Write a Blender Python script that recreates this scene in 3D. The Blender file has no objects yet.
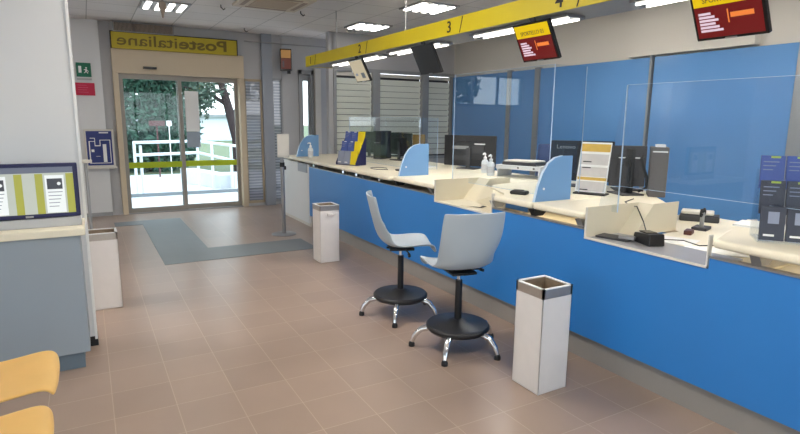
import bpy, bmesh, math, random
from mathutils import Vector, Matrix
random.seed(7)
SC = bpy.context.scene
C = bpy.context.collection
PI = math.pi

# ---------------------------------------------------------------- camera
F_PX, YAW, PITCH, ROLL = 549.03, 0.518, 0.1765, 0.01076
fwd = Vector((math.sin(YAW)*math.cos(PITCH), math.cos(YAW)*math.cos(PITCH), -math.sin(PITCH)))
r0 = Vector((math.cos(YAW), -math.sin(YAW), 0)); u0 = r0.cross(fwd)
rt = r0*math.cos(ROLL)+u0*math.sin(ROLL); up = -r0*math.sin(ROLL)+u0*math.cos(ROLL)
cd = bpy.data.cameras.new('camera'); cam = bpy.data.objects.new('camera', cd); C.objects.link(cam)
cd.sensor_width = 36; cd.lens = F_PX*36/800; cd.clip_start = .05; cd.clip_end = 300
m = Matrix((rt, up, -fwd)).transposed().to_4x4(); m.translation = Vector((0, 0, 1.6)); cam.matrix_world = m
SC.camera = cam
# ---------------------------------------------------------------- sky, exposure
w = bpy.data.worlds.new('world'); SC.world = w; w.use_nodes = True
wn = w.node_tree.nodes; wl = w.node_tree.links; bg = wn['Background']
tc = wn.new('ShaderNodeTexCoord'); sp = wn.new('ShaderNodeSeparateXYZ'); rmp = wn.new('ShaderNodeValToRGB')
wl.new(tc.outputs['Generated'], sp.inputs[0]); wl.new(sp.outputs['Z'], rmp.inputs[0]); wl.new(rmp.outputs[0], bg.inputs[0])
rmp.color_ramp.elements[0].position = 0.0; rmp.color_ramp.elements[0].color = (.88, .93, 1, 1)
rmp.color_ramp.elements[1].position = .6; rmp.color_ramp.elements[1].color = (.78, .87, 1, 1)
bg.inputs[1].default_value = 2.7
SC.view_settings.view_transform = 'Standard'; SC.view_settings.look = 'None'
SC.view_settings.gamma = 1; SC.view_settings.exposure = 0.85; SC.view_settings.use_curve_mapping = False
CEIL = 3.05
def area(name, loc, rot, sx, sy, power=0, color=(1, 1, 1), portal=False):
    l = bpy.data.lights.new(name, 'AREA'); l.shape = 'RECTANGLE'; l.size = sx; l.size_y = sy
    l.energy = power; l.color = color
    if portal: l.cycles.is_portal = True
    o = bpy.data.objects.new(name, l); o.location = loc; o.rotation_euler = rot; C.objects.link(o); return o
area('entrance_portal', (1.47, 10.3, 1.2), (PI/2, 0, PI), 1.9, 2.3, 1, portal=True)   # faces -Y
area('left_window_portal', (-4.15, .6, 1.6), (PI/2, 0, PI/2), 4.8, 1.9, 1, portal=True)
area('rear_window_portal', (1.2, -3.65, 1.6), (PI/2, 0, 0), 5.6, 1.9, 1, portal=True)
for n, rz in (('entrance_portal', 0), ('left_window_portal', -PI/2), ('rear_window_portal', PI)):
    bpy.data.objects[n].rotation_euler = (-PI/2 if n == 'x' else PI/2, 0, rz)
LAMP_E = 68.0   # ceiling lamp diffusers

# ---------------------------------------------------------------- materials
def mat(name, col, rough=.6, metal=0, var=.06, scale=14, spec=.5, emit=None, es=1, bump=0, bscale=200):
    m = bpy.data.materials.new(name); m.use_nodes = True; nt = m.node_tree; b = nt.nodes['Principled BSDF']
    b.inputs['Roughness'].default_value = rough; b.inputs['Metallic'].default_value = metal
    b.inputs['Specular IOR Level'].default_value = spec
    t = nt.nodes.new('ShaderNodeTexCoord'); n = nt.nodes.new('ShaderNodeTexNoise'); n.inputs['Scale'].default_value = scale
    n.inputs['Detail'].default_value = 3
    nt.links.new(t.outputs['Object'], n.inputs['Vector'])
    mx = nt.nodes.new('ShaderNodeMix'); mx.data_type = 'RGBA'
    mx.inputs[6].default_value = (*[c*(1-var) for c in col], 1); mx.inputs[7].default_value = (*[min(1, c*(1+var)) for c in col], 1)
    nt.links.new(n.outputs['Fac'], mx.inputs[0]); nt.links.new(mx.outputs[2], b.inputs['Base Color'])
    if bump:
        n2 = nt.nodes.new('ShaderNodeTexNoise'); n2.inputs['Scale'].default_value = bscale
        bp = nt.nodes.new('ShaderNodeBump'); bp.inputs['Strength'].default_value = bump; bp.inputs['Distance'].default_value = .002
        nt.links.new(t.outputs['Object'], n2.inputs['Vector']); nt.links.new(n2.outputs['Fac'], bp.inputs['Height']); nt.links.new(bp.outputs[0], b.inputs['Normal'])
    if emit: b.inputs['Emission Color'].default_value = (*emit, 1); b.inputs['Emission Strength'].default_value = es
    return m
def srgb(r, g, b):
    f = lambda c: c/12.92 if c <= .04045 else ((c+.055)/1.055)**2.4
    return tuple(f(v/255) for v in (r, g, b))
def glassmat(name, tint=(1, 1, 1), refl=1.0, rough=0.0):
    m = bpy.data.materials.new(name); m.use_nodes = True; nt = m.node_tree; nt.nodes.clear()
    o = nt.nodes.new('ShaderNodeOutputMaterial'); t = nt.nodes.new('ShaderNodeBsdfTransparent'); g = nt.nodes.new('ShaderNodeBsdfGlossy')
    f = nt.nodes.new('ShaderNodeLayerWeight'); pw = nt.nodes.new('ShaderNodeMath'); ad = nt.nodes.new('ShaderNodeMath'); x = nt.nodes.new('ShaderNodeMixShader'); mu = nt.nodes.new('ShaderNodeMath')
    f.inputs[0].default_value = .5; pw.operation = 'POWER'; pw.inputs[1].default_value = 5; ad.operation = 'MULTIPLY_ADD'; ad.inputs[1].default_value = .95; ad.inputs[2].default_value = .04; mu.operation = 'MULTIPLY'; mu.inputs[1].default_value = refl
    t.inputs[0].default_value = (*tint, 1); g.inputs['Roughness'].default_value = rough
    nt.links.new(f.outputs['Facing'], pw.inputs[0]); nt.links.new(pw.outputs[0], ad.inputs[0]); nt.links.new(ad.outputs[0], mu.inputs[0]); nt.links.new(mu.outputs[0], x.inputs[0]); nt.links.new(t.outputs[0], x.inputs[1]); nt.links.new(g.outputs[0], x.inputs[2]); nt.links.new(x.outputs[0], o.inputs[0])
    return m
M = dict(
 white=mat('white_paint', srgb(222, 223, 224), .55, var=.02, scale=3),
 white2=mat('warm_white_paint', srgb(214, 210, 202), .6, var=.02, scale=3),
 greywall=mat('grey_wall', srgb(182, 182, 184), .6, var=.03, scale=3),
 bluegrey=mat('blue_grey_metal', srgb(150, 156, 166), .5, var=.04, scale=5),
 alu=mat('brushed_aluminium', srgb(160, 160, 162), .35, .7, var=.04, scale=30),
 alud=mat('grey_frame', srgb(154, 156, 158), .45, .3, var=.04),
 beige=mat('beige_metal', srgb(202, 186, 160), .5, var=.03, scale=4),
 beiged=mat('beige_frame', srgb(176, 160, 136), .45, var=.03, scale=4),
 taupe=mat('taupe_metal', srgb(150, 144, 136), .45, .2, var=.03),
 yellow=mat('yellow_paint', srgb(208, 188, 8), .5, var=.02, scale=2),
 yellowsign=mat('sign_yellow', srgb(186, 166, 26), .5, var=.05, scale=3),
 blue=mat('blue_laminate', srgb(44, 124, 200), .42, var=.03, scale=4),
 bluediv=mat('light_blue_panel', srgb(110, 154, 202), .4, var=.02, scale=4),
 bluewall=mat('blue_glass_panel', srgb(100, 152, 210), .14, var=.02, scale=2, spec=.6),
 toe=mat('steel_kick', srgb(152, 148, 144), .4, .15, var=.05, scale=6),
 cream=mat('cream_laminate', srgb(236, 227, 204), .4, var=.02, scale=6),
 creamt=mat('cream_metal', srgb(214, 205, 182), .45, var=.03, scale=6),
 black=mat('black_plastic', srgb(22, 22, 26), .45, var=.08),
 blackg=mat('black_gloss', srgb(14, 14, 18), .2, var=.05),
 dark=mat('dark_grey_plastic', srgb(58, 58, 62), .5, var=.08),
 vbk=mat('vent_back', srgb(48, 44, 42), .6),
 brown=mat('olive_brown_board', srgb(120, 96, 40), .6),
 navy=mat('navy_plastic', srgb(28, 30, 78), .4, var=.04),
 chrome=mat('chrome', srgb(225, 225, 228), .12, 1, var=.02),
 shell=mat('pale_grey_shell', srgb(172, 182, 190), .38, var=.02, scale=5),
 canw=mat('white_metal_can', srgb(224, 219, 216), .45, var=.04, scale=12),
 canin=mat('worn_metal_inside', srgb(150, 132, 112), .5, .3, var=.3, scale=20),
 cantop=mat('metal_rim', srgb(176, 168, 160), .35, .6, var=.1, scale=20),
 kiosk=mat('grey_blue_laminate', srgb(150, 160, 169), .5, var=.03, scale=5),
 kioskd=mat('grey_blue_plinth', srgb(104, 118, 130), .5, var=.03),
 bench=mat('yellow_beech', srgb(232, 188, 112), .4, var=.05, scale=6),
 paper=mat('paper', srgb(240, 240, 238), .7, var=.02),
 ink=mat('ink', srgb(24, 22, 26), .6),
 inkbrown=mat('sign_letters', srgb(112, 96, 14), .5),
 green=mat('exit_green', srgb(10, 112, 84), .5, var=.03),
 magenta=mat('magenta_red', srgb(196, 14, 66), .5, var=.05),
 navyp=mat('navy_print', srgb(34, 50, 120), .5),
 bro=mat('brochure_blue', srgb(70, 92, 164), .5, var=.08),
 brog=mat('brochure_grey', srgb(140, 148, 170), .5, var=.1),
 brod=mat('brochure_dark', srgb(58, 62, 76), .5, var=.1),
 broy=mat('brochure_yellow', srgb(238, 214, 20), .5, var=.03),
 lime=mat('lime_tab', srgb(190, 210, 90), .5),
 acb=mat('ac_plastic', srgb(206, 196, 180), .55, var=.02),
 grille=mat('dark_grille', srgb(158, 144, 132), .6, var=.1),
 concrete=mat('pale_concrete', srgb(205, 208, 212), .8, var=.08, scale=2),
 concd=mat('grey_concrete', srgb(140, 146, 150), .8, var=.1, scale=3),
 grass=mat('grass', srgb(90, 104, 74), .9, var=.3, scale=3),
 railw=mat('white_rail', srgb(225, 232, 236), .4, var=.02),
 bark=mat('dark_bark', srgb(52, 40, 40), .9, var=.2, scale=10),
 leaf=mat('evergreen_leaf', srgb(50, 88, 70), .7, var=.45, scale=2.5),
 leaf2=mat('olive_leaf', srgb(60, 80, 66), .7, var=.4, scale=2.5),
 house=mat('far_facade', srgb(205, 215, 225), .8, var=.05),
 bluebag=mat('blue_plastic', srgb(20, 40, 150), .4, var=.1),
 foam=mat('dark_blue_fabric', srgb(44, 66, 110), .8, var=.1, scale=40),
 bottle=mat('translucent_white', srgb(226, 230, 232), .3, var=.02),
 pump=mat('white_pump', srgb(244, 244, 246), .4, var=.01),
 redbrick=mat('faded_red_board', srgb(84, 46, 46), .7),
)
M['glass'] = glassmat('window_glass', (.90, .94, .93), .55)
M['plexi'] = glassmat('acrylic_sheet', (.93, .96, .985), .95)
M['plexi2'] = glassmat('thin_acrylic_sheet', (.95, .97, .985), .5)
M['plexiedge'] = mat('acrylic_edge', srgb(190, 212, 235), .2, var=.02)
M['limeglass'] = mat('lime_film', srgb(176, 196, 8), .5, var=.02)
def frostmat():
    m = bpy.data.materials.new('frosted_glass'); m.use_nodes = True; nt = m.node_tree; nt.nodes.clear()
    o = nt.nodes.new('ShaderNodeOutputMaterial'); t = nt.nodes.new('ShaderNodeBsdfTransparent'); d = nt.nodes.new('ShaderNodeBsdfPrincipled'); x = nt.nodes.new('ShaderNodeMixShader')
    g = nt.nodes.new('ShaderNodeNewGeometry'); wv = nt.nodes.new('ShaderNodeTexWave'); wv.bands_direction = 'Z'; wv.inputs['Scale'].default_value = 6; wv.inputs['Distortion'].default_value = .6
    cr = nt.nodes.new('ShaderNodeValToRGB'); cr.color_ramp.elements[0].color = (*srgb(120, 126, 138), 1); cr.color_ramp.elements[1].color = (*srgb(176, 182, 192), 1)
    nt.links.new(g.outputs['Position'], wv.inputs['Vector']); nt.links.new(wv.outputs['Fac'], cr.inputs[0]); nt.links.new(cr.outputs[0], d.inputs['Base Color'])
    d.inputs['Roughness'].default_value = .3; x.inputs[0].default_value = .78
    nt.links.new(t.outputs[0], x.inputs[1]); nt.links.new(d.outputs[0], x.inputs[2]); nt.links.new(x.outputs[0], o.inputs[0]); return m
M['frost'] = frostmat()
M['tube'] = mat('lamp_tube', (1, 1, 1), .5, emit=(1, .95, .86), es=2.2)
M['tubefar'] = mat('lamp_diffuser', (1, 1, 1), .5, emit=(1, .94, .86), es=LAMP_E)
M['tubedim'] = mat('dim_diffuser', (1, 1, 1), .5, emit=(1, .96, .9), es=7)
M['warmstrip'] = mat('warm_strip', (1, .9, .7), .5, emit=(1, .88, .68), es=4)  # glow for the strips added to brighten the counter gap
M['scr_page'] = mat('screen_page', srgb(150, 155, 155), .3, emit=srgb(226, 230, 230), es=.5)
M['scr_red'] = mat('screen_red', srgb(60, 10, 12), .25, emit=srgb(112, 18, 20), es=0.39)
M['scr_yel'] = mat('screen_yellow', srgb(120, 110, 10), .25, emit=srgb(240, 200, 10), es=0.41)
M['scr_white'] = mat('screen_text', srgb(120, 110, 120), .3, emit=srgb(235, 210, 225), es=0.44)
M['scr_or'] = mat('screen_orange', srgb(120, 60, 30), .3, emit=srgb(250, 140, 60), es=0.44)
M['scr_cream'] = mat('screen_cream', srgb(120, 110, 90), .3, emit=srgb(205, 185, 145), es=0.33)
M['scr_pale'] = mat('screen_pale', srgb(150, 155, 150), .25, emit=srgb(205, 212, 200), es=0.28)
M['scr_grey'] = mat('screen_grey_bar', srgb(80, 85, 100), .3, emit=srgb(120, 126, 145), es=0.25)
M['scr_lime'] = mat('screen_olive', srgb(110, 115, 40), .3, emit=srgb(186, 184, 84), es=0.33)
M['scr_dk'] = mat('screen_dark', srgb(50, 52, 58), .3, emit=srgb(70, 72, 80), es=0.28)

def floor_mat():
    m = bpy.data.materials.new('floor_tiles'); m.use_nodes = True; nt = m.node_tree; b = nt.nodes['Principled BSDF']
    g = nt.nodes.new('ShaderNodeNewGeometry'); mp = nt.nodes.new('ShaderNodeMapping'); br = nt.nodes.new('ShaderNodeTexBrick')
    mp.inputs['Location'].default_value = (-.65+.315*40, -2.16+.315*40, 0)
    br.offset = 0; br.squash = 1; br.inputs['Scale'].default_value = 1
    br.inputs['Brick Width'].default_value = .315; br.inputs['Row Height'].default_value = .315
    br.inputs['Mortar Size'].default_value = .0028; br.inputs['Mortar Smooth'].default_value = .3; br.inputs['Bias'].default_value = 0
    br.inputs['Color1'].default_value = (*srgb(163, 142, 128), 1); br.inputs['Color2'].default_value = (*srgb(156, 136, 123), 1)
    br.inputs['Mortar'].default_value = (*srgb(180, 160, 143), 1)
    n = nt.nodes.new('ShaderNodeTexNoise'); n.inputs['Scale'].default_value = 1.3; n.inputs['Detail'].default_value = 6
    mx = nt.nodes.new('ShaderNodeMix'); mx.data_type = 'RGBA'; mx.blend_type = 'MULTIPLY'; mx.inputs[0].default_value = 1
    cr = nt.nodes.new('ShaderNodeValToRGB'); cr.color_ramp.elements[0].position = .3; cr.color_ramp.elements[0].color = (.88, .88, .88, 1)
    cr.color_ramp.elements[1].position = .7; cr.color_ramp.elements[1].color = (1, 1, 1, 1)
    L = nt.links.new
    L(g.outputs['Position'], mp.inputs['Vector']); L(mp.outputs[0], br.inputs['Vector']); L(g.outputs['Position'], n.inputs['Vector'])
    L(n.outputs['Fac'], cr.inputs[0]); L(br.outputs['Color'], mx.inputs[6]); L(cr.outputs[0], mx.inputs[7]); L(mx.outputs[2], b.inputs['Base Color'])
    b.inputs['Roughness'].default_value = .31; b.inputs['Specular IOR Level'].default_value = .5
    bp = nt.nodes.new('ShaderNodeBump'); bp.inputs['Strength'].default_value = .3; bp.inputs['Distance'].default_value = .002; bp.invert = True
    L(br.outputs['Fac'], bp.inputs['Height']); L(bp.outputs[0], b.inputs['Normal'])
    return m
def ceil_mat():
    m = bpy.data.materials.new('ceiling_tiles'); m.use_nodes = True; nt = m.node_tree; b = nt.nodes['Principled BSDF']
    g = nt.nodes.new('ShaderNodeNewGeometry'); mp = nt.nodes.new('ShaderNodeMapping'); br = nt.nodes.new('ShaderNodeTexBrick')
    mp.inputs['Location'].default_value = (-.15+.6*20, -.1+.6*20, 0)
    br.offset = 0; br.inputs['Scale'].default_value = 1; br.inputs['Brick Width'].default_value = .6; br.inputs['Row Height'].default_value = .6
    br.inputs['Mortar Size'].default_value = .007; br.inputs['Mortar Smooth'].default_value = .2
    br.inputs['Color1'].default_value = (*srgb(226, 223, 221), 1); br.inputs['Color2'].default_value = (*srgb(221, 218, 216), 1); br.inputs['Mortar'].default_value = (*srgb(172, 170, 168), 1)
    nt.links.new(g.outputs['Position'], mp.inputs['Vector']); nt.links.new(mp.outputs[0], br.inputs['Vector']); nt.links.new(br.outputs['Color'], b.inputs['Base Color'])
    b.inputs['Roughness'].default_value = .8
    return m
M['floor'] = floor_mat(); M['ceil'] = ceil_mat()

# ---------------------------------------------------------------- mesh helpers
class MB:
    def __init__(s): s.b = bmesh.new()
    def box(s, x0, x1, y0, y1, z0, z1, T=None):
        v = [s.b.verts.new(Vector((x, y, z)) if T is None else T @ Vector((x, y, z))) for x in (x0, x1) for y in (y0, y1) for z in (z0, z1)]
        for f in ((0, 1, 3, 2), (4, 6, 7, 5), (0, 4, 5, 1), (2, 3, 7, 6), (0, 2, 6, 4), (1, 5, 7, 3)): s.b.faces.new([v[i] for i in f])
        return s
    def hexa(s, pts):      # 8 pts: bottom 4 then top 4
        v = [s.b.verts.new(p) for p in pts]
        for f in ((3, 2, 1, 0), (4, 5, 6, 7), (0, 1, 5, 4), (1, 2, 6, 5), (2, 3, 7, 6), (3, 0, 4, 7)): s.b.faces.new([v[i] for i in f])
        return s
    def tube(s, p0, p1, r, r2=None, n=16):
        p0, p1 = Vector(p0), Vector(p1); r2 = r if r2 is None else r2; d = (p1-p0).normalized()
        a = d.orthogonal().normalized(); b = d.cross(a)
        A = [s.b.verts.new(p0+(a*math.cos(t)+b*math.sin(t))*r) for t in [2*PI*i/n for i in range(n)]]
        B = [s.b.verts.new(p1+(a*math.cos(t)+b*math.sin(t))*r2) for t in [2*PI*i/n for i in range(n)]]
        for i in range(n): j = (i+1) % n; s.b.faces.new((A[i], A[j], B[j], B[i]))
        s.b.faces.new(A[::-1]); s.b.faces.new(B); return s
    def path(s, pts, rs, n=10):
        pts = [Vector(p) for p in pts]
        if not isinstance(rs, (list, tuple)): rs = [rs]*len(pts)
        rings = []; a = None
        for i, p in enumerate(pts):
            d = (pts[min(i+1, len(pts)-1)]-pts[max(i-1, 0)]).normalized()
            a = d.orthogonal().normalized() if a is None else (a-d*a.dot(d)).normalized()
            b = d.cross(a)
            rings.append([s.b.verts.new(p+(a*math.cos(2*PI*k/n)+b*math.sin(2*PI*k/n))*rs[i]) for k in range(n)])
        for A, B in zip(rings, rings[1:]):
            for i in range(n): j = (i+1) % n; s.b.faces.new((A[i], A[j], B[j], B[i]))
        s.b.faces.new(rings[0][::-1]); s.b.faces.new(rings[-1]); return s
    def lathe(s, prof, c=(0, 0, 0), n=32):
        rings = [[s.b.verts.new(Vector((c[0]+r*math.cos(2*PI*k/n), c[1]+r*math.sin(2*PI*k/n), c[2]+z))) for k in range(n)] for r, z in prof]
        for A, B in zip(rings, rings[1:]):
            for i in range(n): j = (i+1) % n; s.b.faces.new((A[i], A[j], B[j], B[i]))
        s.b.faces.new(rings[0][::-1]); s.b.faces.new(rings[-1]); return s
    def prism(s, outline, axis, a, b):   # outline 2D extruded along axis from a to b
        def P(u, v, w): return Vector({0: (w, u, v), 1: (u, w, v), 2: (u, v, w)}[axis])
        A = [s.b.verts.new(P(u, v, a)) for u, v in outline]; B = [s.b.verts.new(P(u, v, b)) for u, v in outline]
        n = len(outline); s.b.faces.new(A); s.b.faces.new(B[::-1])
        for i in range(n): j = (i+1) % n; s.b.faces.new((A[i], B[i], B[j], A[j]))
        return s
    def done(s, name, m, parent=None, bevel=0, seg=2, smooth=False, **kw):
        bmesh.ops.recalc_face_normals(s.b, faces=s.b.faces)
        me = bpy.data.meshes.new(name); s.b.to_mesh(me); s.b.free()
        o = bpy.data.objects.new(name, me); C.objects.link(o); me.materials.append(M[m] if isinstance(m, str) else m)
        if parent: o.parent = parent
        if smooth:
            for p in me.polygons: p.use_smooth = True
            try: me.set_sharp_from_angle(angle=math.radians(40))
            except Exception: pass
        if bevel:
            md = o.modifiers.new('bevel', 'BEVEL'); md.width = bevel; md.segments = seg; md.limit_method = 'ANGLE'; md.angle_limit = .6
        for k, v in kw.items(): o[k] = v
        return o
def tag(o, label, cat, group=None, kind=None):
    o['label'] = label; o['category'] = cat
    if group: o['group'] = group
    if kind: o['kind'] = kind
    return o
def thing(name, label, cat, loc=(0, 0, 0), rz=0, group=None, rx=0):
    o = bpy.data.objects.new(name, None); C.objects.link(o); o.location = loc; o.rotation_euler = (rx, 0, rz); o.empty_display_size = .1
    return tag(o, label, cat, group)
def struct(name, mb, m, parent=None, **k):
    o = mb.done(name, m, parent, **k)
    if parent is None: o['kind'] = 'structure'
    return o
def sempty(name, loc=(0, 0, 0)):
    o = bpy.data.objects.new(name, None); C.objects.link(o); o.location = loc; o['kind'] = 'structure'; return o
def text(name, s, size, m, parent, loc, rot, mirror=False, depth=.002, bold=0, sx=1):
    cu = bpy.data.curves.new(name, 'FONT'); cu.body = s; cu.size = size; cu.extrude = depth; cu.offset = bold; cu.resolution_u = 3
    t = bpy.data.objects.new('tmp', cu); C.objects.link(t); bpy.context.view_layer.update()
    me = bpy.data.meshes.new_from_object(t.evaluated_get(bpy.context.evaluated_depsgraph_get())); bpy.data.objects.remove(t)
    for v in me.vertices: v.co.x *= sx*(-1 if mirror else 1)
    me.materials.clear(); me.materials.append(M[m]); me.name = name
    o = bpy.data.objects.new(name, me); C.objects.link(o); o.location = loc; o.rotation_euler = rot
    if parent: o.parent = parent
    return o
def dup(root, loc, rz, label, group=None):
    r = root.copy(); C.objects.link(r); r.location = loc; r.rotation_euler = (root.rotation_euler[0], 0, rz); r['label'] = label
    if group: r['group'] = group
    for ch in list(root.children):
        c = ch.copy(); C.objects.link(c); c.parent = r
        for g in list(ch.children):
            d = g.copy(); C.objects.link(d); d.parent = c
    return r

# ---------------------------------------------------------------- room shell
struct('floor', MB().box(-4.2, 7.2, -3.7, 10.05, -.1, 0), 'floor')
struct('ceiling', MB().box(-4.2, 7.2, -3.7, 10.3, CEIL, CEIL+.1), 'ceil')
wl_ = MB().box(-4.2, -4.05, -3.7, -1.8, 0, CEIL).box(-4.2, -4.05, 3.0, 10.2, 0, CEIL).box(-4.2, -4.05, -1.8, 3.0, 0, .65).box(-4.2, -4.05, -1.8, 3.0, 2.55, CEIL)
struct('wall_left', wl_, 'white')
wb = MB().box(-4.2, -1.6, -3.7, -3.55, 0, CEIL).box(4.0, 7.2, -3.7, -3.55, 0, CEIL).box(-1.6, 4, -3.7, -3.55, 0, .65).box(-1.6, 4, -3.7, -3.55, 2.55, CEIL)
struct('wall_rear', wb, 'white')
wr = MB().box(6.33, 7.2, -3.7, 9.2, 0, CEIL)
struct('wall_right', wr, 'white2')
struct('trim_1', MB().box(6.22, 6.33, 3.4, 4.98, 2.42, CEIL), 'white2')
# far wall pieces
wf = MB().box(-4.2, -2.6, 10, 10.2, 0, CEIL).box(-2.6, -.45, 10, 10.2, 0, 1.9).box(-2.6, -.45, 10, 10.2, 2.6, CEIL).box(-.45, .3, 10, 10.2, 0, CEIL)
struct('wall_far', wf, 'white')
struct('wall_far_grey', MB().box(.3, .45, 10.06, 10.2, 0, CEIL).box(.45, 2.5, 10, 10.2, 2.66, CEIL).box(2.5, 3.2, 10.02, 10.2, 2.27, CEIL).box(2.5, 3.2, 10, 10.06, 0, .05).box(3.2, 3.5, 10, 10.2, 2.27, CEIL), 'greywall')
struct('wall_far_right', MB().box(3.2, 3.5, 10, 10.2, 0, 2.27).box(3.5, 3.95, 10, 10.2, 2.47, CEIL).box(3.77, 4.6, 10, 10.2, 0, 2.47).box(3.95, 4.6, 10, 10.2, 2.47, CEIL), 'greywall')
struct('trim_2', MB().box(2.82, 3.0, 9.93, 10.02, 0, CEIL), 'bluegrey')
struct('trim_3', MB().tube((2.52, 9.92, 2.9), (4.2, 9.92, 2.9), .011), 'alu')
struct('baseboard_far', MB().box(-4, .3, 9.985, 10, 0, .06), 'alud')
# window frames with glass
def window(name, x0, x1, y0, y1, z0, z1, n, axis):
    r = sempty(name, ((x0+x1)/2, (y0+y1)/2, z0)); f = MB(); t = .05; c = Vector(r.location)
    if axis == 0:
        xm = (x0+x1)/2
        for i in range(n+1): y = y0+(y1-y0)*i/n; f.box(xm-.03, xm+.03, y-t/2, y+t/2, z0, z1)
        f.box(xm-.028, xm+.028, y0, y1, z0, z0+t).box(xm-.028, xm+.028, y0, y1, z1-t, z1); g = MB().box(xm-.004, xm+.004, y0, y1, z0+t, z1-t)
    else:
        ym = (y0+y1)/2
        for i in range(n+1): x = x0+(x1-x0)*i/n; f.box(x-t/2, x+t/2, ym-.03, ym+.03, z0, z1)
        f.box(x0, x1, ym-.028, ym+.028, z0, z0+t).box(x0, x1, ym-.028, ym+.028, z1-t, z1); g = MB().box(x0, x1, ym-.004, ym+.004, z0+t, z1-t)
    for mb in (f, g): bmesh.ops.translate(mb.b, vec=-c, verts=mb.b.verts)
    f.done('window_frame', 'alud', r); g.done('window_pane', 'glass', r); return r
window('window_1', -4.2, -4.1, -1.8, 3, .65, 2.55, 4, 0)
window('window_2', -1.6, 4, -3.7, -3.6, .65, 2.55, 5, 1)
window('window_3', -2.6, -.45, 10.05, 10.15, 1.9, 2.6, 3, 1)

# ---------------------------------------------------------------- entrance: automatic door
dr = sempty('door_1', (1.47, 10, 0))
def loc(mb, o): bmesh.ops.translate(mb.b, vec=-Vector(o.location), verts=mb.b.verts); return mb
loc(MB().box(.45, 2.5, 9.94, 10.18, 2.27, 2.65).box(.45, .53, 9.94, 10.18, 0, 2.27).box(2.41, 2.5, 9.94, 10.18, 0, 2.27), dr).done('door_frame', 'beige', dr, bevel=.006)
loc(MB().box(.53, 2.41, 9.98, 10.16, 0, .015), dr).done('door_sill', 'alu', dr)
for i, (a, b, y, mm) in enumerate(((.53, 1.47, 10.02, 'taupe'), (1.40, 2.41, 10.09, 'taupe'))):
    lf = loc(MB().box(a, a+.06, y, y+.04, .015, 2.27).box(b-.06, b, y, y+.04, .015, 2.27).box(a+.06, b-.06, y, y+.04, .015, .09).box(a+.06, b-.06, y, y+.04, 2.19, 2.27), dr).done('door_leaf', mm, dr)
    loc(MB().box(a+.06, b-.06, y+.016, y+.024, .09, 2.19), dr).done('door_pane', 'glass', lf)
    loc(MB().box(a+.06, b-.06, y+.009, y+.015, .755, .85), dr).done('safety_stripe', 'limeglass', lf, label='yellow green safety stripe across the glass')
loc(MB().box(1.41, 1.425, 10.055, 10.09, .02, 2.25), dr).done('door_seal', 'black', dr)
s = MB().box(-.1, .1, -.03, .03, -.018, .018).done('door_sensor', 'blackg', None, bevel=.005); s.location = (.99, 9.91, 2.365)
tag(s, 'small black motion sensor on the beige header above the entrance door', 'sensor')
nt_ = thing('door_notice', 'white paper notice taped on the right glass leaf of the entrance door', 'notice', (1.63, 10.085, 1.1))
MB().box(-.11, .11, 0, .004, .25, .93).done('sheet', 'paper', nt_)
MB().box(-.11, .11, .001, .004, -.02, .245).done('lower_sheet', mat('grey_print', srgb(160, 172, 186), .6), nt_, label='grey lower sheet')
# sign
sg = thing('post_office_sign', 'long yellow sign with mirrored lettering above the entrance door', 'sign', (1.42, 9.9, 2.64))
MB().box(-.97, .97, -.02, .03, 0, .245).done('sign_panel', 'yellowsign', sg, bevel=.004)
MB().box(-.97, .97, -.024, .034, .245, .258).box(-.97, -.955, -.024, .034, 0, .245).box(.955, .97, -.024, .034, 0, .245).done('sign_frame', 'ink', sg)
text('sign_letters', 'Poste', .235, 'inkbrown', sg, (.80, -.021, .055), (PI/2, 0, 0), mirror=True, bold=.006, sx=1.46)
text('sign_letters', 'italiane', .235, 'inkbrown', sg, (.015, -.021, .055), (PI/2, 0, 0), mirror=True, bold=.002, sx=1.36)
vg = thing('ventilation_grille', 'dark ventilation grille above the yellow entrance sign', 'vent', (.935, 9.84, 2.90))
MB().box(-.435, .435, .02, .05, 0, .125).done('backing', 'vbk', vg)
g = MB()
for i in range(1, 48): x = -.435+.87*i/48; g.box(x-.005, x+.005, -.01, .02, .005, .12)
g.done('slats', 'grille', vg)
MB().box(-.44, -.425, -.01, .05, 0, .13).box(.425, .44, -.01, .05, 0, .13).box(-.15, -.14, -.01, .05, 0, .13).box(.14, .15, -.01, .05, 0, .13).box(-.44, .44, -.01, .05, .125, .135).box(-.44, .44, -.01, .05, -.01, 0).done('grille_frame', 'alud', vg)
# side panes
for nme, a, b, zt in (('window_4', 2.5, 2.82, 2.27), ('window_5', 3.0, 3.2, 2.3)):
    r = sempty(nme, ((a+b)/2, 10.03, .05))
    loc(MB().box(a, a+.03, 10.0, 10.06, .05, zt).box(b-.03, b, 10.0, 10.06, .05, zt).box(a, b, 10.0, 10.06, zt-.04, zt).box(a, b, 10.0, 10.06, .05, .1), r).done('window_frame', 'beiged' if a < 2.6 else 'alud', r)
    loc(MB().box(a+.03, b-.03, 10.025, 10.033, .1, zt-.04), r).done('window_pane', 'frost', r)
o = MB().box(-.15, .15, -.1, .1, 0, .2).done('storage_crate', 'bluebag', bevel=.02); o.location = (2.72, 10.4, .0)
tag(o, 'blue plastic crate on the ground outside the narrow side window', 'crate')
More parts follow.
